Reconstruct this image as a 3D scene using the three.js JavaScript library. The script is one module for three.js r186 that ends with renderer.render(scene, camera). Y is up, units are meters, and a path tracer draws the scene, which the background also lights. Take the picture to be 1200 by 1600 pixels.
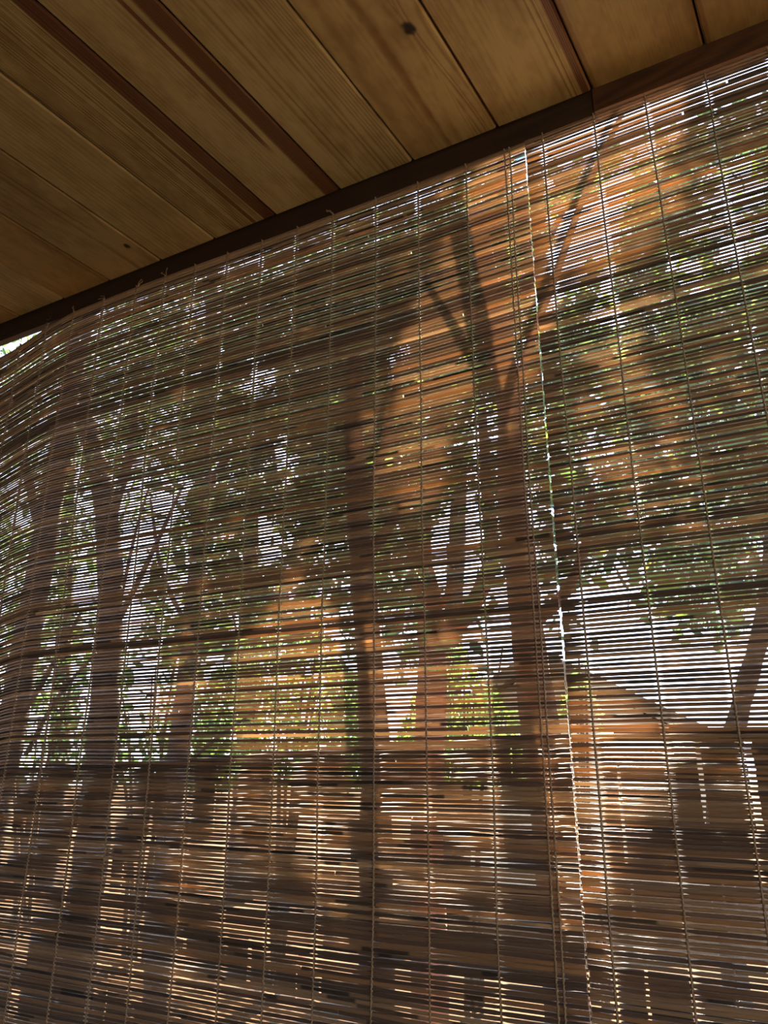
import * as THREE from 'three';
import { mergeGeometries } from 'three/addons/utils/BufferGeometryUtils.js';

// ---------------------------------------------------------------- camera, sky, sun, exposure
const scene = new THREE.Scene();
const EYE = 1.4, D = 0.85;                                    // eye height, distance of the eye from the blind (blind plane z = 0)
const YAW = THREE.MathUtils.degToRad(27.7), PITCH = Math.atan(390 / 1160), F = 1160;
const camera = new THREE.PerspectiveCamera(2 * Math.atan(800 / F) * 180 / Math.PI, 0.75, 0.05, 200);
camera.position.set(0, EYE, D);
camera.rotation.order = 'YXZ';
camera.rotation.set(PITCH, YAW, 0);
const renderer = new THREE.WebGLRenderer();
renderer.toneMapping = THREE.LinearToneMapping;
renderer.toneMappingExposure = 1.0;
renderer.shadowMap.enabled = true;

const SKY = 3.8, SUN = 95;
{ // hazy bright summer sky: pale at the horizon, bluer overhead
  const w = 256, h = 128, a = new Float32Array(w * h * 4);
  for (let j = 0; j < h; j++) {
    const el = ((j + 0.5) / h - 0.5) * Math.PI, k = Math.pow(Math.max(0, Math.sin(el)), 0.6);
    for (let i = 0; i < w; i++) {
      const o = (j * w + i) * 4;
      a[o] = SKY * (0.96 - 0.34 * k); a[o + 1] = SKY * (1.05 - 0.2 * k); a[o + 2] = SKY * (1.24 + 0.06 * k); a[o + 3] = 1;
    }
  }
  const t = new THREE.DataTexture(a, w, h, THREE.RGBAFormat, THREE.FloatType);
  t.mapping = THREE.EquirectangularReflectionMapping; t.magFilter = THREE.LinearFilter; t.needsUpdate = true;
  scene.background = t; scene.environment = t;
}
const SUNDIR = new THREE.Vector3(-0.118, 0.6225, -0.7736).normalize();   // towards the sun
const sun = new THREE.DirectionalLight(0xfff0d8, SUN);
sun.position.copy(SUNDIR).multiplyScalar(20); sun.target.position.set(0, 1, 0);
sun.castShadow = true; sun.shadow.mapSize.set(4096, 4096);
Object.assign(sun.shadow.camera, { left: -6, right: 6, top: 6, bottom: -6, near: 1, far: 60 });
scene.add(sun, sun.target);

// ---------------------------------------------------------------- helpers
let seed = 7;
const rnd = () => { seed = (seed * 1664525 + 1013904223) >>> 0; return seed / 4294967296; };
const rr = (a, b) => a + (b - a) * rnd();
const gauss = () => (rnd() + rnd() + rnd() + rnd() - 2) * 1.0;
const hash = (x, y, z = 0) => { let h = Math.imul(x | 0, 374761393) + Math.imul(y | 0, 668265263) + Math.imul(z | 0, 2147483647 ^ 0x5bd1e995); h = Math.imul(h ^ (h >>> 13), 1274126177); h ^= h >>> 16; return (h >>> 0) / 4294967296; };
const sm = t => t * t * (3 - 2 * t);
function noise(x, y, z = 0) {                                  // value noise, -1..1
  const xi = Math.floor(x), yi = Math.floor(y), u = sm(x - xi), v = sm(y - yi);
  const a = hash(xi, yi, z), b = hash(xi + 1, yi, z), c = hash(xi, yi + 1, z), d = hash(xi + 1, yi + 1, z);
  return 2 * ((a * (1 - u) + b * u) * (1 - v) + (c * (1 - u) + d * u) * v) - 1;
}
const smooth = (a, b, x) => sm(Math.min(1, Math.max(0, (x - a) / (b - a))));
const names = new Map();
function numbered(n) { const k = names.get(n) || 0; names.set(n, k + 1); return k ? `${n}_${String(k).padStart(3, '0')}` : n; }
function thing(name, label, category, pos = [0, 0, 0], group) {
  const o = new THREE.Group(); o.name = numbered(name); o.position.set(...pos); scene.add(o);
  o.userData = { label, category }; if (group) o.userData.group = group;
  return o;
}
function part(name, geo, m, parent) {
  const o = new THREE.Mesh(geo, m); o.name = name; o.castShadow = o.receiveShadow = true; parent.add(o); return o;
}
function struct(name, geo, m) {
  const o = geo ? new THREE.Mesh(geo, m) : new THREE.Group(); o.name = name; o.castShadow = o.receiveShadow = true; o.userData.kind = 'structure'; scene.add(o); return o;
}
function box(x0, x1, y0, y1, z0, z1) { const g = new THREE.BoxGeometry(x1 - x0, y1 - y0, z1 - z0); g.translate((x0 + x1) / 2, (y0 + y1) / 2, (z0 + z1) / 2); return g; }
// direction of a picture point, and the place where it meets the plane d metres outside the blind
const CT = Math.cos(PITCH), ST = Math.sin(PITCH), CA = Math.cos(YAW), SA = Math.sin(YAW);
function dir(px, py) {
  const r = px - 600, q = 800 - py, up = q * CT + F * ST, fw = F * CT - q * ST;
  return new THREE.Vector3(r * CA - fw * SA, up, -r * SA - fw * CA);
}
function P(px, py, d) { const v = dir(px, py); return v.multiplyScalar((D + d) / -v.z).add(camera.position); }
function toPx(p) {
  const x = p.x, y = p.y - EYE, z = p.z - D, r = x * CA - z * SA, fw = -x * SA - z * CA;
  const yc = y * CT - fw * ST, zc = y * ST + fw * CT;
  return [600 + F * r / zc, 800 - F * yc / zc];
}
const inEll = (x, y, e, m = 0) => ((x - e[0]) / (e[2] + m)) ** 2 + ((y - e[1]) / (e[3] + m)) ** 2 < 1;
// a tube along points with a radius at each, with flat oval ends
function tube(pts, rad, sides = 6, closed = true) {
  const n = pts.length, pos = [], idx = [], t = new THREE.Vector3(), u = new THREE.Vector3(), v = new THREE.Vector3(), ref = new THREE.Vector3();
  for (let i = 0; i < n; i++) {
    t.subVectors(pts[Math.min(n - 1, i + 1)], pts[Math.max(0, i - 1)]).normalize();
    if (i === 0) { ref.set(0.31, 0.2, 0.93); if (Math.abs(ref.dot(t)) > 0.9) ref.set(1, 0, 0); } else ref.copy(u);
    u.copy(ref).addScaledVector(t, -ref.dot(t)).normalize(); v.crossVectors(t, u);
    const r = typeof rad === 'number' ? rad : rad[i];
    for (let k = 0; k < sides; k++) {
      const a = k / sides * 2 * Math.PI, c = Math.cos(a) * r, s = Math.sin(a) * r;
      pos.push(pts[i].x + u.x * c + v.x * s, pts[i].y + u.y * c + v.y * s, pts[i].z + u.z * c + v.z * s);
      if (i) { const a0 = (i - 1) * sides + k, a1 = (i - 1) * sides + (k + 1) % sides; idx.push(a0, a1, a0 + sides, a1, a1 + sides, a0 + sides); }
    }
  }
  if (closed) for (let k = 1; k < sides - 1; k++) { idx.push(0, k + 1, k); const b = (n - 1) * sides; idx.push(b, b + k, b + k + 1); }
  const g = new THREE.BufferGeometry();
  g.setAttribute('position', new THREE.Float32BufferAttribute(pos, 3)); g.setIndex(idx); g.computeVertexNormals();
  return g;
}
const V = (x, y, z) => new THREE.Vector3(x, y, z);
const std = (c, rough = 0.8, o = {}) => new THREE.MeshStandardMaterial({ color: c, roughness: rough, ...o });

// ---------------------------------------------------------------- the veranda
const CEIL = EYE + 0.9;
function woodTexture(kind, n) {                                // one board: u across (0.137 m), v along (3 m)
  const w = 192, h = 1536, a = new Uint8Array(w * h * 4);
  const { base, dark, band, freq, knots = [], contrast, wobble } = kind;
  for (let j = 0; j < h; j++) for (let i = 0; i < w; i++) {
    const U = (i + 0.5) / w * 0.137, L = (j + 0.5) / h * 3;
    let u = U + wobble * (noise(U * 14 + n * 9, L * 0.9, 3) * 0.012 + noise(U * 30, L * 2.2 + n * 5, 4) * 0.004), kd = 0;
    for (const [ku, kl, kr] of knots) {
      const du = U - ku, dl = (L - kl) * 0.28, q = Math.hypot(du, dl);
      u += Math.sign(du || 1) * kr * 1.6 * Math.exp(-(q * q) / (kr * kr * 5));
      const q2 = Math.hypot(du, (L - kl) * 0.7); kd = Math.max(kd, 1 - smooth(kr * 0.25, kr * 0.6, q2 + noise(U * 300, L * 160, 8) * 0.0015));
    }
    const um = u + 0.012 * noise(u * 38, n * 7.3 + L * 0.25, 11) + 0.004 * noise(u * 110, n * 3.1 + L * 0.6, 12);
    const ring = (0.5 + 0.5 * Math.sin(um * freq * 6.283)) * (0.6 + 0.4 * noise(U * 45 + n, L * 1.3, 13));
    const fine = noise(U * 900, L * 14, n + 20) * 0.5 + noise(U * 2400, L * 40, n + 21) * 0.5;
    const blot = noise(U * 26 + n * 3, L * 9, n + 40) * 0.5 + noise(U * 80, L * 30, n + 41) * 0.35 + noise(U * 200, L * 90, n + 42) * 0.25;
    let k = 1.7 * contrast * Math.pow(ring, 2) + 0.14 * fine + 0.42 * blot;
    k = Math.max(0, Math.min(1, k + 0.1));
    let b = 0;
    for (const [bu, bw, l0 = -9, l1 = 9] of band || []) b = Math.max(b, (1 - smooth(bw * 0.6, bw, Math.abs(U - bu + noise(L * 1.5, bu * 99, 6) * 0.003))) * smooth(l0, l0 + 0.06, L) * (1 - smooth(l1 - 0.06, l1, L)) * (0.75 + 0.25 * Math.sin(u * 2400)));
    for (let c = 0; c < 3; c++) {
      let q = base[c] * (1 - k) + dark[c] * k;
      q = q * (1 - b) + [92, 44, 20][c] * b;
      q = q * (1 - kd) + [38, 24, 14][c] * kd;
      a[(j * w + i) * 4 + c] = Math.max(0, Math.min(255, q * (1 + 0.05 * fine)));
    }
    a[(j * w + i) * 4 + 3] = 255;
  }
  const t = new THREE.DataTexture(a, w, h); t.colorSpace = THREE.SRGBColorSpace; t.magFilter = THREE.LinearFilter; t.wrapS = t.wrapT = THREE.RepeatWrapping; t.needsUpdate = true;
  return t;
}
{
  const ceiling = struct('ceiling');
  const joints = [-1.5, -1.35, -1.2, -1.06, -0.915, -0.77, -0.625, -0.477, -0.33, -0.182, -0.034, 0.114, 0.255, 0.395, 0.53, 0.66, 0.795, 0.925, 1.06, 1.19, 1.325, 1.46, 1.6, 1.735, 1.87, 2.0, 2.14, 2.28, 2.42, 2.55, 2.7];
  const honey = [204, 172, 116], brown = [138, 102, 58];
  const kinds = {
    plain: { base: [196, 164, 110], dark: brown, freq: 120, contrast: 0.3, wobble: 1 },
    striped: { base: [194, 164, 110], dark: [118, 78, 42], freq: 210, contrast: 0.75, wobble: 0.4, band: [[0.012, 0.014]] },
    redband: { base: honey, dark: brown, freq: 150, contrast: 0.25, wobble: 0.6, band: [[0.013, 0.018], [0.04, 0.004, 0.1, 0.45]] },
    pale: { base: honey, dark: brown, freq: 130, contrast: 0.45, wobble: 1.2 },
    knot: { base: [202, 166, 108], dark: [130, 88, 46], freq: 70, contrast: 0.4, wobble: 2.2, knots: [[0.028, 0.205, 0.016], [0.09, 0.9, 0.012]] },
    knot2: { base: [184, 150, 100], dark: [110, 74, 42], freq: 110, contrast: 0.35, wobble: 1.4, knots: [[0.018, 0.06, 0.01], [0.1, 0.55, 0.008]] },
    ridged: { base: [198, 162, 104], dark: [126, 84, 42], freq: 190, contrast: 0.5, wobble: 0.8, band: [[0.006, 0.008]] },
    warm: { base: [184, 144, 88], dark: [112, 70, 36], freq: 160, contrast: 0.4, wobble: 1 },
  };
  const order = { 8: 'plain', 9: 'warm', 10: 'warm', 11: 'ridged', 12: 'knot', 13: 'pale', 14: 'redband', 15: 'striped', 16: 'plain', 17: 'knot2', 18: 'warm', 19: 'plain' };
  const mats = {};
  Object.entries(kinds).forEach(([k, v], i) => { const t = woodTexture(v, i); mats[k] = std(0xf0ffff, 0.55, { map: t, bumpMap: t, bumpScale: 0.0006 }); });
  const skew = Math.tan(THREE.MathUtils.degToRad(5.1)), LEN = 3.3;
  for (let k = 0; k < joints.length - 1; k++) {
    const s0 = joints[k] + 0.0012, s1 = joints[k + 1] - 0.0012, w = s1 - s0, lift = rr(0, 0.0022), b = 0.0025;
    // cross-section of the board with eased edges, extruded along its length
    const sh = [[0, b], [b, 0], [w - b, 0], [w, b], [w, 0.02], [0, 0.02]];
    const pos = [], uv = [], idx = [], xs = (q, z) => -(s0 + q) - skew * z;
    const z0 = 0, z1 = LEN;
    for (let e = 0; e < sh.length; e++) {
      const [qa, ya] = sh[e], [qb, yb] = sh[(e + 1) % sh.length], o = pos.length / 3;
      for (const [q, y] of [[qa, ya], [qb, yb]]) for (const z of [z0, z1]) { pos.push(xs(q, z), CEIL + lift + y, z); uv.push((q + y) / 0.137, z / 3); }
      idx.push(o, o + 1, o + 2, o + 2, o + 1, o + 3);
    }
    for (const z of [z0, z1]) { const o = pos.length / 3; for (const [q, y] of sh) { pos.push(xs(q, z), CEIL + lift + y, z); uv.push(q / 0.137, y / 3); } for (let i = 1; i < 5; i++) z === z0 ? idx.push(o, o + i, o + i + 1) : idx.push(o, o + i + 1, o + i); }
    const g = new THREE.BufferGeometry(); g.setAttribute('position', new THREE.Float32BufferAttribute(pos, 3)); g.setAttribute('uv', new THREE.Float32BufferAttribute(uv, 2)); g.setIndex(idx);
    const gg = g.toNonIndexed(); gg.computeVertexNormals();
    part('plank', gg, mats[order[k] || ['plain', 'pale', 'warm'][k % 3]], ceiling);
  }
  part('roof_deck', box(-3.05, 1.75, CEIL + 0.024, CEIL + 0.1, -0.02, LEN), std(0x3a2a1c, 0.9), ceiling);

  // dark stained head beam over the blinds
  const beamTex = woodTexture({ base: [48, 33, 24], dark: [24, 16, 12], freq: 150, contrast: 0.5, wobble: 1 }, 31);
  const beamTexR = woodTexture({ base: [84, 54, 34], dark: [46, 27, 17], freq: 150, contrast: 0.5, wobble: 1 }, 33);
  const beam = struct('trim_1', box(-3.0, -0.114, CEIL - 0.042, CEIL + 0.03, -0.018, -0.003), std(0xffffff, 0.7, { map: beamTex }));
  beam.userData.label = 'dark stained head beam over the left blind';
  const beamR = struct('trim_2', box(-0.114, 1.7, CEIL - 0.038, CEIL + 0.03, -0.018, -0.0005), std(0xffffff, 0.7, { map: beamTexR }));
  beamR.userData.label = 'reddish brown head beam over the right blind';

  const deck = struct('floor');
  const boardMats = [0x6a5a48, 0x5f5040, 0x66574a].map(c => std(c, 0.7));
  for (let i = 0; i < 24; i++) part('floor_board', box(-3.0, 3.2, -0.03, 0, -0.1 + i * 0.14, -0.1 + i * 0.14 + 0.134), boardMats[i % 3], deck);
  const plaster = std(0x8f8672, 0.95);
  struct('wall_back', box(-3.1, 3.0, 0, CEIL + 0.1, LEN, LEN + 0.12), plaster);
  struct('wall_left', box(-3.1, -3.0, 0, CEIL, 0.0, LEN), plaster);
  const wr = struct('wall_right');                              // added doorway, sized to light the ceiling from behind the photographer's right hand
  part('pier', box(1.7, 1.82, 0, CEIL + 0.1, -0.02, 1.0), plaster, wr);
  part('pier', box(1.7, 1.82, 0, CEIL + 0.1, 3.0, LEN), plaster, wr);
  part('lintel', box(1.7, 1.82, 2.12, CEIL + 0.1, 1.0, 3.0), plaster, wr);
  const wf = struct('wall_front');                              // the bay is closed right of the blinds and below them at the far left
  part('panel', box(0.56, 1.7, 0, CEIL, -0.018, 0.0), plaster, wf);
  part('panel', box(-3.0, -1.68, 0, CEIL - 0.042, -0.018, 0.0), plaster, wf);
  part('apron', box(-1.68, 0.56, 0, 0.9, -0.06, -0.03), std(0x4a3a2a, 0.9), wf);
}

// ---------------------------------------------------------------- reed blinds
const reedMat = new THREE.MeshPhysicalMaterial({ color: 0xffffff, vertexColors: true, roughness: 0.95, transmission: 0.38, thickness: 0, clearcoat: 1, clearcoatRoughness: 0.28, side: THREE.DoubleSide });
const cordMat = std(0x8d7c66, 0.9);
const PITCHR = 0.005;
const billow = (s, h, k) => noise(s * 2.1 + k, h * 1.7, 60) * 0.006 + noise(s * 5 + k, h * 4, 61) * 0.002;
const wave = (s, h, k) => noise(s * 2.3 + k * 7, h * 5, 62) * 0.0022 + noise(s * 6 + k * 3, h * 14, 63) * 0.0011;
const droop = s => -0.052 * smooth(1.12, 1.42, s);
// one reed from s0 to s1 (s runs to the left along the blind), pinched where the cords bind it
function reed(s0, s1, yOf, zOf, a, b, strings, tone, stains, pinch, sides = 8) {
  const ss = [s0, s1];
  for (const q of strings) for (const o of [-0.007, -0.0035, 0, 0.0035, 0.007]) if (q + o > s0 + 0.001 && q + o < s1 - 0.001) ss.push(q + o);
  for (let q = s0 + 0.03; q < s1 - 0.02; q += 0.04) ss.push(q);
  for (const [c, l] of stains) for (const q of [c - l, c - l + 0.004, c + l - 0.004, c + l]) if (q > s0 && q < s1) ss.push(q);
  ss.sort((p, q) => p - q);
  const n = ss.length, pos = [], col = [], idx = [], own = rnd() * 100, taper = rr(-0.12, 0.12);
  for (let i = 0; i < n; i++) {
    const s = ss[i]; let k = 1 + taper * (s - (s0 + s1) / 2) / (s1 - s0 + 0.01) + 0.05 * noise(s * 13, own, 5), p = 1;
    for (const q of strings) { const d = Math.abs(s - q); if (d < 0.0071) p = Math.min(p, pinch + (1 - pinch) * smooth(0, 0.007, d)); }
    if (s > 0.192 && s1 < 0.2148) k *= s > 0.198 ? 1.25 : 1.1;
    let t = 1 + 0.16 * noise(s * 9, own, 9), r = 1;
    for (const [c, l, v] of stains) if (Math.abs(s - c) < l - 0.002) r = v;
    const y = yOf(s) + noise(s * 4, own, 7) * 0.0005, z = zOf(s) + noise(s * 3, own, 8) * 0.0004;
    for (let j = 0; j < sides; j++) {
      const an = (j + 0.5) / sides * 2 * Math.PI;
      pos.push(-s, y + Math.sin(an) * a * k * p, z + Math.cos(an) * b * k * (0.5 + 0.5 * p));
      col.push(tone[0] * t * r, tone[1] * t * r, tone[2] * t * r);
      if (i) { const a0 = (i - 1) * sides + j, a1 = (i - 1) * sides + (j + 1) % sides; idx.push(a0, a1, a0 + sides, a1, a1 + sides, a0 + sides); }
    }
  }
  for (let k = 1; k < sides - 1; k++) { idx.push(0, k + 1, k); const e = (n - 1) * sides; idx.push(e, e + k, e + k + 1); }
  const g = new THREE.BufferGeometry();
  g.setAttribute('position', new THREE.Float32BufferAttribute(pos, 3)); g.setAttribute('color', new THREE.Float32BufferAttribute(col, 3)); g.setIndex(idx); g.computeVertexNormals();
  return g;
}
const tones = [[0.33, 0.228, 0.135], [0.27, 0.187, 0.115], [0.39, 0.28, 0.17], [0.22, 0.14, 0.085], [0.35, 0.212, 0.105], [0.16, 0.108, 0.072], [0.1, 0.068, 0.05], [0.12, 0.075, 0.055]];
const someTone = () => { const t = tones[Math.floor(rnd() * tones.length)], k = rr(0.85, 1.15); return t.map(c => c * k); };
function someStains(s0, s1, per) { const out = []; const n = Math.floor((s1 - s0) * per * rnd() * 2); for (let i = 0; i < n; i++) out.push([rr(s0, s1), rr(0.008, 0.045), rnd() < 0.6 ? rr(0.12, 0.4) : rr(1.2, 1.5)]); return out; }

function blind({ endGap, label, s0, s1, top, bottom, strings, key, a0, a1, foldTop, split, holes }) {
  const root = thing('reed_blind', label, 'blind', [0, EYE, 0], 'reed blinds hung side by side');
  const rows = Math.round((top - bottom) / PITCHR);
  let y = 0, splits = 0;
  for (let r = 0; r < rows; r++) {
    const h = top - r * PITCHR, jit = gauss() * 0.0005, a = rr(a0, a1) * (rnd() < 0.06 ? 1.25 : 1), b = rr(0.0011, 0.0016);
    const yOf = s => h + jit + droop(s) + wave(s, h, key), zOf = s => billow(s, h, key);
    const e0 = s0 + Math.abs(gauss()) * 0.001, e1 = s1 - Math.abs(gauss()) * 0.0012, tone = someTone();
    if (splits < split && rnd() < split / rows * 1.05) {
      splits++; const c = rr(s0 + 0.1, Math.min(s1, 1.2) - 0.1);
      part('reed', reed(e0, c, yOf, zOf, a, b, strings, tone, someStains(e0, c, 1.1), 0.7), reedMat, root);
      part('reed', reed(c + 0.002, e1, yOf, zOf, a * 0.9, b, strings, someTone(), someStains(c, e1, 1.1), 0.7), reedMat, root);
    } else part('reed', reed(e0, e1, yOf, zOf, a, b, strings, tone, someStains(e0, e1, 2.2), 0.7), reedMat, root);
  }
  // the lower end is folded up behind: a second layer of reeds close to the first
  const fold = [], nb = Math.round((foldTop(0.3) + 0.06 - bottom) / PITCHR);
  for (let r = -2; r < nb; r++) {
    const h0 = bottom + r * PITCHR + 0.0022, a = rr(0.0016, 0.0021), b = rr(0.0011, 0.0016), tone = someTone(), jit = gauss() * 0.0003;
    const near = r < 1 ? 0.004 + 0.003 * (r + 2) : 0.011;
    const lo = foldTop(s1), hi = foldTop(s0);
    const yOf = s => h0 + jit + wave(s, h0 + 9, key + 3), zOf = s => billow(s, h0, key) - near;
    if (h0 > foldTop((s0 + s1) / 2) + PITCHR) break;
    const tilt = s => (foldTop(s) - foldTop((s0 + s1) / 2)) * smooth(bottom, foldTop(0.3), h0);
    // joints between shorter reeds leave narrow upright gaps
    const cuts = holes.filter(q => h0 < q[2] && h0 > q[3]).sort((p, q) => p[0] - q[0]);
    let from = s0 + Math.abs(gauss()) * 0.002;
    for (const [c, w] of [...cuts.map(q => [q[0] + gauss() * 0.0006, q[1]]), [s1 - endGap, 0]]) {
      const to = c - w / 2;
      if (to - from > 0.012) fold.push(reed(from, to, s => yOf(s) + tilt(s), zOf, a, b, strings, tone, someStains(from, to, 1.4), 0.42, 5));
      from = c + w / 2;
    }
  }
  const back = part('folded_layer', mergeGeometries(fold), reedMat, root);
  back.userData = { kind: 'stuff', label: 'lower end of the blind folded up behind it' };
  const rod = []; for (let s = s0 + 0.02; s <= s1 - 0.02; s += 0.05) rod.push(V(-s, foldTop(s) + 0.004 + wave(s, 3, key) * 0.6, billow(s, 0, key) - 0.013));
  part('end_rod', tube(rod, 0.0042, 8), std(0x3a2418, 0.7), root);
  // twisted binding cords
  for (const q of strings) {
    const g = [];
    for (const ph of [0, 1]) {
      const pts = [];
      for (let r = -1; r < rows * 2 + 2; r++) {
        const h = top + PITCHR / 2 - r * PITCHR / 2, on = r % 2 !== 0;           // odd steps lie over a reed, even steps between two reeds
        const side = (Math.floor((r + 1) / 2) + ph) % 2 ? 1 : -1;
        const s = q + noise(h * 6, q * 50, 70) * 0.0015 + (on ? 0 : (ph - 0.5) * 0.0008);
        pts.push(V(-s, h + droop(s) + wave(s, h, key), billow(s, h, key) + (on ? side * 0.0021 : 0)));
      }
      g.push(tube(pts, 0.00105, 5));
    }
    if (q > 0.86 || rnd() < 0.06) for (let k = 0; k < 2; k++) {                    // frayed knot above the first reed
      const d = V(rr(-1, 1), rr(0.6, 1.1), rr(0, 0.5)).multiplyScalar(0.011), p0 = V(-q, top + droop(q) + 0.002, 0.002);
      const b1 = p0.clone().add(d), b2 = b1.clone().add(V(rr(-0.008, 0.008), rr(-0.003, 0.005), 0.002));
      g.push(tube(new THREE.CatmullRomCurve3([p0, p0.clone().lerp(b1, 0.5).add(V(0, 0.002, 0.001)), b1, b2]).getPoints(8), 0.0006, 5));
    }
    part('cord', mergeGeometries(g), cordMat, root);
  }
  return root;
}
// upright gaps of the folded layer: picture x, top and bottom y, width in picture points
const holesPx = [[15, 1200, 1350, 16], [43, 1360, 1510, 18], [20, 1540, 1640, 15], [110, 1290, 1420, 8], [160, 1340, 1510, 13], [135, 1530, 1640, 8], [187, 1350, 1440, 3], [166, 1500, 1600, 3], [258, 1230, 1330, 3],
  [334, 1205, 1320, 3], [362, 1350, 1380, 4], [282, 1470, 1600, 7], [387, 1470, 1590, 7], [427, 1470, 1620, 6], [462, 1480, 1600, 3], [500, 1475, 1580, 5], [816, 1395, 1420, 4], [722, 1555, 1590, 3], [801, 1205, 1250, 3], [857, 1165, 1310, 8],
  [972, 1195, 1330, 5], [1097, 1160, 1290, 8], [1178, 1160, 1300, 12], [990, 1380, 1430, 5], [1143, 1380, 1590, 4], [1080, 1460, 1600, 4], [1013, 1500, 1600, 6]];
const holes = holesPx.map(([x, y0, y1, w]) => { const p = P(x, (y0 + y1) / 2, 0.011), q = P(x + w, (y0 + y1) / 2, 0.011); return [-p.x, q.x - p.x, P(x, y0, 0.011).y - EYE, P(x, y1, 0.011).y - EYE]; });
const leftStrings = [0.24, 0.247, 0.308, 0.389, 0.462, 0.541, 0.612, 0.683, 0.758, 0.832, 0.903, 0.975, 1.061, 1.146, 1.222, 1.298, 1.372, 1.448, 1.524, 1.6];
const rightStrings = [0.189, 0.116, 0.046, -0.028, -0.102, -0.176, -0.25, -0.324, -0.398, -0.47];
blind({ endGap: 0.01, label: 'wide reed blind left of the seam, hanging below the dark beam', s0: 0.2158, s1: 1.66, top: 0.853, bottom: -0.42, strings: leftStrings, key: 0, a0: 0.0019, a1: 0.00235, foldTop: s => 0.03 - 0.043 * s, split: 36, holes: holes.filter(q => q[0] > 0.22) });
blind({ endGap: 0.026, label: 'reed blind right of the seam with strong light between its reeds', s0: -0.55, s1: 0.2145, top: 0.851, bottom: -0.42, strings: rightStrings, key: 40, a0: 0.00175, a1: 0.0022, foldTop: s => 0.024, split: 30, holes: holes.filter(q => q[0] < 0.21) });

// ---------------------------------------------------------------- garden
const bark = (c, rough = 0.9) => std(c, rough, { vertexColors: true });
function limb(pts, rad, sides = 9, rough = 0.12, nz = 0) {      // a trunk or branch with uneven bark
  const c = new THREE.CatmullRomCurve3(pts), n = Math.max(10, Math.round(c.getLength() / 0.06)), ps = c.getPoints(n), rs = ps.map((p, i) => { const f = i / n * (rad.length - 1), k = Math.min(rad.length - 2, Math.floor(f)); return rad[k] + (rad[k + 1] - rad[k]) * (f - k); });
  const g = tube(ps, rs, sides), p = g.attributes.position, col = new Float32Array(p.count * 3);
  for (let i = 0; i < p.count; i++) {
    const r = Math.floor(i / sides), k = i % sides, q = noise(r * 0.7 + nz, k * 1.3, 80) * rough + noise(r * 2.1, k * 2.7 + nz, 81) * rough * 0.6, o = ps[Math.min(n, r)];
    p.setXYZ(i, o.x + (p.getX(i) - o.x) * (1 + q), o.y + (p.getY(i) - o.y) * (1 + q), o.z + (p.getZ(i) - o.z) * (1 + q));
    const t = 0.8 + 0.35 * noise(r * 1.1, k * 1.9 + nz, 82); col.set([t, t, t], i * 3);
  }
  g.setAttribute('color', new THREE.BufferAttribute(col, 3)); g.computeVertexNormals();
  return g;
}
const leafGeo = (() => {                                        // folded pointed leaf, 1 unit long
  const pos = [-0.5, 0, 0, -0.2, 0.17, 0.05, -0.2, -0.17, 0.05, 0.18, 0.15, 0.03, 0.18, -0.15, 0.03, 0.5, 0, -0.06, 0, 0, -0.02];
  const idx = [0, 6, 1, 1, 6, 3, 3, 6, 5, 0, 2, 6, 2, 4, 6, 4, 5, 6], g = new THREE.BufferGeometry();
  g.setAttribute('position', new THREE.Float32BufferAttribute(pos, 3)); g.setIndex(idx); g.computeVertexNormals(); return g;
})();
const leafMat = new THREE.MeshPhysicalMaterial({ color: 0xffffff, roughness: 0.95, transmission: 0.45, thickness: 0, clearcoat: 0.2, clearcoatRoughness: 0.4, side: THREE.DoubleSide });
function foliage(leaves, parent) {                              // leaves: [point, size, colour]
  if (!leaves.length) return;
  const m = new THREE.InstancedMesh(leafGeo, leafMat, leaves.length), M = new THREE.Matrix4(), q = new THREE.Quaternion(), e = new THREE.Euler(), c = new THREE.Color();
  leaves.forEach(([p, s, col], i) => { e.set(rr(-0.9, 0.9) + Math.PI / 2 * (rnd() < 0.5 ? 1 : 0), rr(0, 6.28), rr(-1.1, 0.4)); q.setFromEuler(e); M.compose(p, q, V(s, s * rr(0.9, 1.4), s)); m.setMatrixAt(i, M); c.setRGB(...col); m.setColorAt(i, c); });
  m.name = 'foliage'; m.castShadow = m.receiveShadow = true; m.userData.kind = 'stuff'; parent.add(m);
}
const greens = [[0.05, 0.1, 0.026], [0.07, 0.13, 0.03], [0.035, 0.08, 0.024], [0.09, 0.16, 0.036]], fresh = [[0.12, 0.22, 0.04], [0.17, 0.26, 0.05], [0.09, 0.18, 0.04], [0.22, 0.27, 0.05]], cool = [[0.045, 0.09, 0.045], [0.06, 0.11, 0.05], [0.08, 0.14, 0.06]];
const pick = a => a[Math.floor(rnd() * a.length)];

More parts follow.
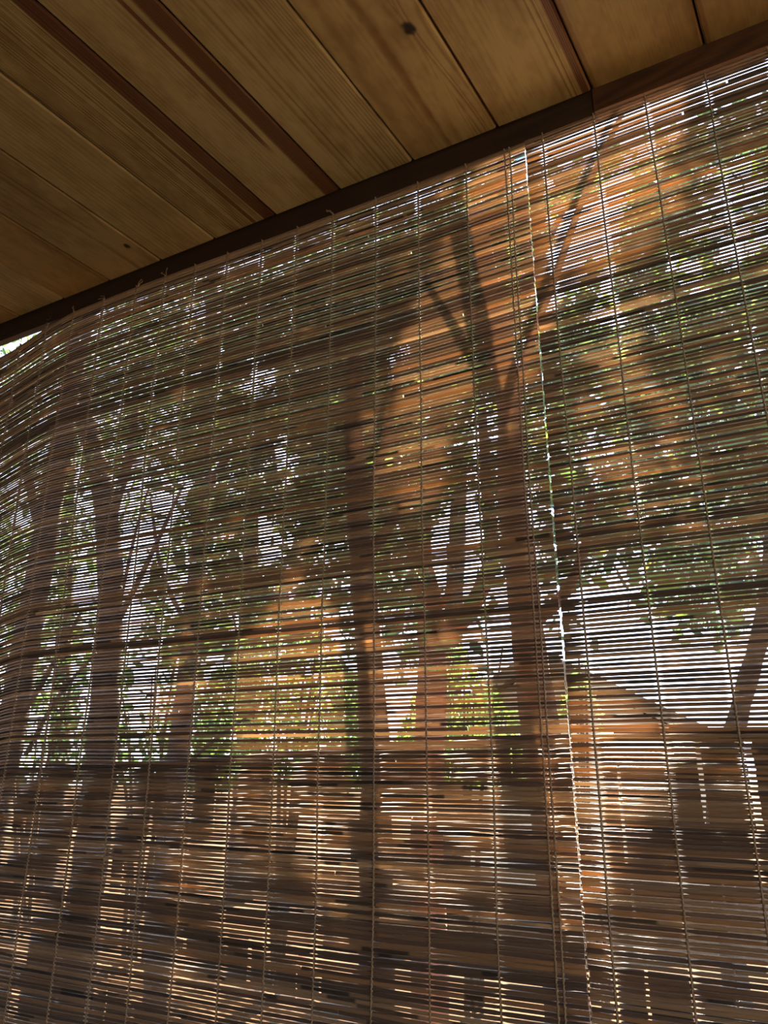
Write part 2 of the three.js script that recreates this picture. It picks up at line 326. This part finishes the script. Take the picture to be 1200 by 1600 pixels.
// where the sun comes through to the blinds (picture places), and where open sky shows
const sunSpots = [[950, 400, 100, 170], [1130, 130, 90, 50], [1010, 270, 60, 90], [842, 480, 24, 170], [775, 400, 52, 105], [735, 565, 80, 48], [690, 690, 48, 110], [560, 790, 28, 18], [440, 1060, 22, 42], [540, 1125, 36, 34], [640, 880, 30, 45], [800, 700, 25, 110],
  [480, 1290, 108, 125], [690, 1400, 85, 235], [790, 1520, 110, 100], [325, 1510, 45, 75], [530, 1480, 65, 100], [940, 1460, 55, 220], [1010, 1330, 55, 45], [530, 322, 18, 10], [250, 1215, 40, 26]];
const skyHoles = [[415, 850, 36, 42], [722, 850, 46, 72], [785, 970, 24, 40], [1020, 1050, 110, 100], [950, 950, 45, 50], [130, 920, 26, 40], [260, 800, 16, 45], [30, 790, 14, 26], [225, 1080, 24, 70], [270, 930, 12, 50], [25, 1130, 24, 60], [1080, 430, 36, 40], [950, 470, 30, 50], [930, 160, 40, 16], [325, 490, 22, 14],
  [1180, 1010, 26, 60], [960, 690, 22, 16], [620, 560, 22, 30], [600, 1030, 26, 28], [1150, 330, 60, 90], [410, 590, 40, 30], [95, 1030, 14, 40], [440, 720, 26, 40]];

const tree = (name, label, foot) => thing(name, label, 'tree', [foot.x, 0, foot.z]);
const rel = (o, ...pts) => pts.map(p => p.clone().sub(o.position));
const trees = [];
function makeTree(label, barkColor, d, px, radius, extra = [], name = 'tree') {
  // px: places of the trunk in the picture from the lowest up; the foot stands below the first
  const pts = px.map(([x, y, dd = d]) => P(x, y, dd)), foot = pts[0].clone(); foot.y = 0;
  const root = thing(name, label, 'tree', [foot.x, 0, foot.z]), m = bark(barkColor);
  const all = [foot.clone().setY(-0.05), ...pts], n = all.length;
  part('trunk', limb(rel(root, ...all), all.map((_, i) => radius * (1.15 - 0.55 * i / (n - 1))), 10, 0.12, px[0][0]), m, root);
  for (const [r, ...bp] of extra) part('branch', limb(rel(root, ...bp.map(([x, y, dd = d]) => P(x, y, dd))), [r, r * 0.8, r * 0.45], 7, 0.12, bp[0][0]), m, root);
  trees.push({ root, leaves: [], m }); return trees.length - 1;
}
const T = {
  far_left: makeTree('dark leaning trunk at the far left edge', 0x4a3c32, 2.2, [[-20, 1330], [15, 1150], [60, 900], [95, 700], [120, 560], [150, 430], [170, 250]], 0.085, [[0.035, [70, 860], [30, 700], [-30, 560]], [0.02, [20, 1140], [70, 1060], [130, 950]], [0.014, [40, 1180], [90, 1090], [150, 1020]]]),
  left: makeTree('straight dark brown trunk, second from the left edge', 0x4c3e34, 2.4, [[150, 1260], [163, 1100], [172, 900], [160, 760], [130, 640], [110, 500], [100, 330]], 0.085, [[0.035, [168, 830], [205, 700], [215, 560]], [0.02, [180, 980], [230, 880], [285, 760]], [0.012, [190, 930], [215, 820], [240, 740]]]),
  left_mid: makeTree('dark trunk behind the middle of the left blind, beside the green bush', 0x483c35, 2.6, [[268, 1260], [288, 1100], [308, 900], [318, 760], [322, 640], [330, 500], [335, 330]], 0.062, [[0.03, [315, 780], [370, 690], [430, 600]], [0.018, [300, 990], [255, 900], [235, 780]], [0.014, [420, 660], [435, 760], [450, 830]], [0.014, [275, 1210], [330, 1160], [400, 1110]]]),
  pole: makeTree('slender straight trunk standing close behind the left blind', 0x4b3a2c, 0.05, [[588, 1500], [586, 1190], [575, 1000], [563, 850], [556, 760], [552, 640], [556, 560]], 0.021, [[0.008, [560, 800], [600, 700], [625, 560]], [0.01, [566, 880], [610, 820], [640, 770]]], 'sapling'),
  red: makeTree('reddish forked tree framing a bright patch of sky', 0x86553c, 2.0, [[668, 1300], [672, 1150], [676, 1010], [668, 930], [655, 860], [668, 760], [690, 640], [720, 500], [760, 380], [790, 250]], 0.06,
    [[0.042, [678, 1010], [735, 950], [765, 880], [760, 760], [752, 620]], [0.03, [655, 870], [625, 800], [610, 700], [600, 560]], [0.028, [740, 600], [790, 520], [830, 430], [880, 330]], [0.02, [672, 960], [705, 920], [700, 850]]]),
  big: makeTree('thick orange brown trunk just left of the seam between the blinds', 0x6d4c38, 0.16, [[868, 1330], [852, 1190], [832, 1050], [815, 900], [802, 780], [798, 660], [786, 560], [764, 440], [742, 330]], 0.0255,
    [[0.008, [799, 680], [820, 560], [868, 430], [915, 300], [985, 150]], [0.01, [788, 570], [745, 500], [700, 430]], [0.01, [825, 980], [880, 930], [912, 860], [925, 760]]]),
  right: makeTree('thin dark leaning trunk at the right edge in front of bright sky', 0x4a4038, 3.0, [[1120, 1260], [1148, 1140], [1175, 1040], [1195, 960], [1205, 860], [1190, 770], [1160, 700], [1120, 600], [1090, 480]], 0.045,
    [[0.02, [1195, 800], [1150, 740], [1080, 700], [1000, 690]], [0.02, [1200, 850], [1260, 720], [1290, 560]]]),
};
// crown leaves that shade the blinds: they hang up the sun's path from every shaded place
function inFrameHole(p, size = 0.08) {                                      // keeps the crowns open towards the sky patches and along the sunbeams
  const [x, y] = toPx(p); const wob = 16 * noise(x / 17, y / 17, 50) + 10 * noise(x / 7, y / 7, 51);
  if (rnd() > 0.1 && skyHoles.some(e => inEll(x, y, e, Math.max(wob, 4 - e[3], 4 - e[2])))) return true;
  const t = p.z / SUNDIR.z, [u, v] = toPx(p.clone().addScaledVector(SUNDIR, -t)); return sunSpots.some(e => inEll(u, v, e, (size > 0.1 ? 800 : 400) * (e[1] > 1150 ? 1.7 : 1) * size));
}
for (let i = 0; i < 24000; i++) {
  const s = rr(-1.0, 1.75), h = rr(-0.55, 0.93), q = V(-s, EYE + h, 0), [x, y] = toPx(q);
  if (sunSpots.some(e => inEll(x, y, e, e[1] > 1150 ? 55 : 26))) continue;
  const t = 1.2 + 2.2 * rnd(), p = q.addScaledVector(SUNDIR, t);
  if (inFrameHole(p)) continue;
  const k = x < 120 ? T.far_left : x < 250 ? T.left : x < 480 ? T.left_mid : x < 720 ? T.red : x < 1050 ? T.big : T.right;
  trees[k].leaves.push([p, rr(0.05, 0.085), pick(rnd() < 0.3 ? fresh : greens)]);
}
// crowns seen beyond: clumps [x, y, rx, ry, leaves, nearest, farthest, tree, colours]
const clumps = [[120, 640, 160, 140, 900, 2, 4, 'left', greens], [330, 520, 190, 120, 900, 2.2, 4, 'left_mid', greens], [420, 680, 150, 110, 600, 2.5, 4.5, 'left_mid', greens], [60, 880, 90, 160, 500, 2.5, 4.5, 'far_left', greens],
  [600, 480, 120, 130, 700, 2, 4, 'red', greens], [620, 760, 90, 120, 450, 2.4, 4, 'red', greens], [720, 420, 110, 140, 350, 2, 3.5, 'red', greens],
  [1080, 800, 170, 100, 1500, 3.2, 6, 'right', cool], [1100, 940, 95, 75, 900, 3.2, 5.5, 'right', cool], [960, 620, 110, 80, 500, 3, 5, 'big', greens], [1120, 620, 110, 80, 500, 3, 5, 'right', cool], [900, 830, 70, 90, 350, 3, 5, 'big', cool], [1150, 670, 60, 30, 200, 2.8, 4, 'right', fresh]];
for (const [cx, cy, rx, ry, n, d0, d1, who, cols] of clumps) for (let i = 0; i < n; i++) {
  const r = Math.sqrt(rnd()) * (0.75 + 0.4 * rnd()), an = rr(0, 6.283), p = P(cx + rx * r * Math.cos(an), cy + ry * r * Math.sin(an), rr(d0, d1));
  if (inFrameHole(p) || p.y < 0.2) continue;
  trees[T[who]].leaves.push([p, rr(0.06, 0.11), pick(cols)]);
}
for (const t of trees) foliage(t.leaves.map(([p, s, c]) => [p.clone().sub(t.root.position), s, c]), t.root);

// taller trees farther back close most of the view to the sky
function backTree(label, px, d, radius, n, spread, cols, size) {
  n = Math.round(n * 1.35);
  const k = makeTree(label, 0x4d3d30, d, px, radius), t = trees[k], leaves = [];
  for (let i = 0; i < n; i++) {
    const [cx, cy, rx, ry] = pick(spread), r = Math.sqrt(rnd()) * (0.8 + 0.35 * rnd()), an = rr(0, 6.283), p = P(cx + rx * r * Math.cos(an), cy + ry * r * Math.sin(an), d + rr(-0.9, 1.6));
    if (inFrameHole(p, size) || p.y < 0.3) continue;
    leaves.push([p.sub(t.root.position), rr(0.7, 1.3) * size, pick(cols)]);
  }
  foliage(leaves, t.root);
}
backTree('tall leafy tree far behind the left trunks', [[90, 1200], [100, 1000], [110, 700]], 6, 0.14, 3800, [[80, 720, 170, 190], [140, 520, 190, 90], [60, 960, 120, 170], [230, 640, 130, 120], [-60, 700, 120, 200]], greens, 0.15);
backTree('tall leafy tree far behind the middle of the left blind', [[385, 1200], [390, 1000], [395, 700]], 6.5, 0.14, 3600, [[350, 520, 160, 120], [400, 700, 150, 120], [480, 560, 140, 150], [560, 400, 150, 100], [330, 900, 110, 120], [560, 700, 90, 140]], greens, 0.15);
backTree('tall dark tree far behind the seam between the blinds', [[700, 1200], [705, 1050], [720, 700]], 7, 0.15, 2600, [[720, 480, 120, 150], [750, 340, 80, 90], [640, 640, 90, 120], [860, 620, 70, 130], [620, 950, 80, 120]], cool, 0.15);

function bush(label, cx, cyTop, rx, d, n, cols, cy1 = 1230, size = 0.08) {
  const foot = P(cx, 1190, d + 0.4); foot.y = 0;
  const root = thing('bush', label, 'bush', [foot.x, 0, foot.z]), leaves = [], m = bark(0x5b4631);
  for (let k = 0; k < 7; k++) { const e = P(cx + rr(-0.7, 0.7) * rx, rr(cyTop, 1150), d + rr(0, 0.8)).sub(root.position); part('stem', limb([V(rr(-0.1, 0.1), -0.02, rr(-0.1, 0.1)), V(e.x * 0.4, e.y * 0.55, e.z * 0.4), e], [0.02, 0.014, 0.006], 6), m, root); }
  for (let i = 0; i < n; i++) {
    const a = rr(-1, 1), top = cyTop + (1230 - cyTop) * (a * a * 0.75 + 0.12 * (1 + noise(a * 5 + cx, 1, 90))), p = P(cx + a * rx, rr(top, cy1), d + rr(0, 0.9) - 0.25 * noise(a * 6, i * 0.01, 91));
    if (inFrameHole(p) || p.y < 0.1) continue;
    leaves.push([p.sub(root.position), rr(0.7, 1.4) * size, pick(cols)]);
  }
  foliage(leaves, root);
}
bush('sunlit yellow green bush behind the middle of the left blind', 450, 880, 150, 3.4, 3200, fresh);
bush('low green bush behind the forked reddish tree', 720, 1000, 110, 3.6, 1500, fresh);
bush('dark green shrub between the two left trunks', 240, 900, 110, 3.6, 1500, greens);
bush('green shrub at the far left edge', 60, 950, 90, 3.8, 900, greens);
bush('small bright shrub right beside the seam', 905, 1015, 36, 4.2, 300, fresh, 1090, 0.06);

// neighbour's house with a sloping roof, seen low at the right
{
  const a = P(850, 1020, 9), b = P(1150, 1160, 9), z = a.z, foot = V((a.x + b.x) / 2, 0, z);
  const g = thing('house', 'neighbouring house with a sloping roof edge low behind the right blind', 'house', [foot.x, 0, foot.z]);
  const L = a.x - foot.x, R = b.x - foot.x, ya = a.y, yb = b.y, W = R - L, wall = std(0xb8ab92, 0.95), roof = std(0x4d463c, 0.85);
  const slab = (x0, y0, x1, y1, th, z0, z1, m, name) => { const s = new THREE.Shape([[x0, y0], [x1, y1], [x1, y1 + th], [x0, y0 + th]].map(p => new THREE.Vector2(...p))); const e = new THREE.ExtrudeGeometry(s, { depth: z1 - z0, bevelEnabled: false }); e.translate(0, 0, z0); return part(name, e, m, g); };
  slab(L - 0.02, ya - 0.12, R, yb - 0.12, 0.12, -3.5, 0.3, roof, 'roof_slope');
  slab(L - W, yb - 0.12, L + 0.02, ya - 0.12, 0.12, -3.5, 0.3, roof, 'roof_slope');
  slab(L, ya - 0.16, R + 0.02, yb - 0.16, 0.18, 0.3, 0.33, std(0x6b5d49, 0.8), 'bargeboard');
  slab(L - W, yb - 0.16, L, ya - 0.16, 0.18, 0.3, 0.33, std(0x6b5d49, 0.8), 'bargeboard');
  const s = new THREE.Shape([[L - W + 0.3, -0.05], [R - 0.3, -0.05], [R - 0.3, yb - 0.05], [L, ya - 0.13], [L - W + 0.3, yb - 0.05]].map(p => new THREE.Vector2(...p)));
  const e = new THREE.ExtrudeGeometry(s, { depth: 3.2, bevelEnabled: false }); e.translate(0, 0, -3.2); part('wall', e, wall, g);
}
struct('ground', box(-40, 40, -0.3, -0.05, -60, 20), new THREE.MeshPhysicalMaterial({ color: 0x4d3826, roughness: 1, specularIntensity: 0.1 }));

// hanging hardware at the upper left corner
{
  const h = thing('header_lath', 'dark wooden lath sagging below the beam at upper left', 'lath', [0, EYE, 0]);
  const pts = []; for (let s = 0.8; s <= 1.75; s += 0.05) pts.push(V(-s, 0.862 - 0.05 * smooth(1.1, 1.42, s), -0.012));
  part('bar', tube(pts, 0.0075, 4), std(0x2a1b14, 0.8), h);
  const p = P(80, 497, 0.0);
  const k = thing('screw_hook', 'small black screw hook under the beam at upper left', 'hook', [p.x, EYE + 0.876, 0.006]);
  const c = []; for (let i = 0; i <= 14; i++) { const a = Math.PI * 0.5 - i / 14 * Math.PI * 1.55; c.push(V(Math.cos(a) * 0.006, -0.012 + Math.sin(a) * 0.006, 0)); }
  part('shank', tube([V(0, 0.004, -0.008), V(0, -0.006, -0.006)], 0.0022, 8), std(0x15130f, 0.5), k);
  part('curl', tube(c, 0.0018, 7), std(0x15130f, 0.5), k);
}
{
  const p = P(813, 247, -0.004), b = thing('plastic_scrap', 'scrap of pale blue plastic caught at the top of the seam', 'scrap', [p.x, p.y, p.z]);
  const g = new THREE.PlaneGeometry(0.018, 0.006, 8, 3), a = g.attributes.position;
  for (let i = 0; i < a.count; i++) { const x = a.getX(i), y = a.getY(i); a.setXYZ(i, x, y * (1 - 20 * Math.abs(x)) + x * 0.15, noise(x * 300, y * 300, 95) * 0.0012 + 0.0016); }
  g.computeVertexNormals(); part('sheet', g, new THREE.MeshPhysicalMaterial({ color: 0x7fb4cf, roughness: 0.9, transmission: 0.5, thickness: 0, side: THREE.DoubleSide }), b);
}
renderer.render(scene, camera);
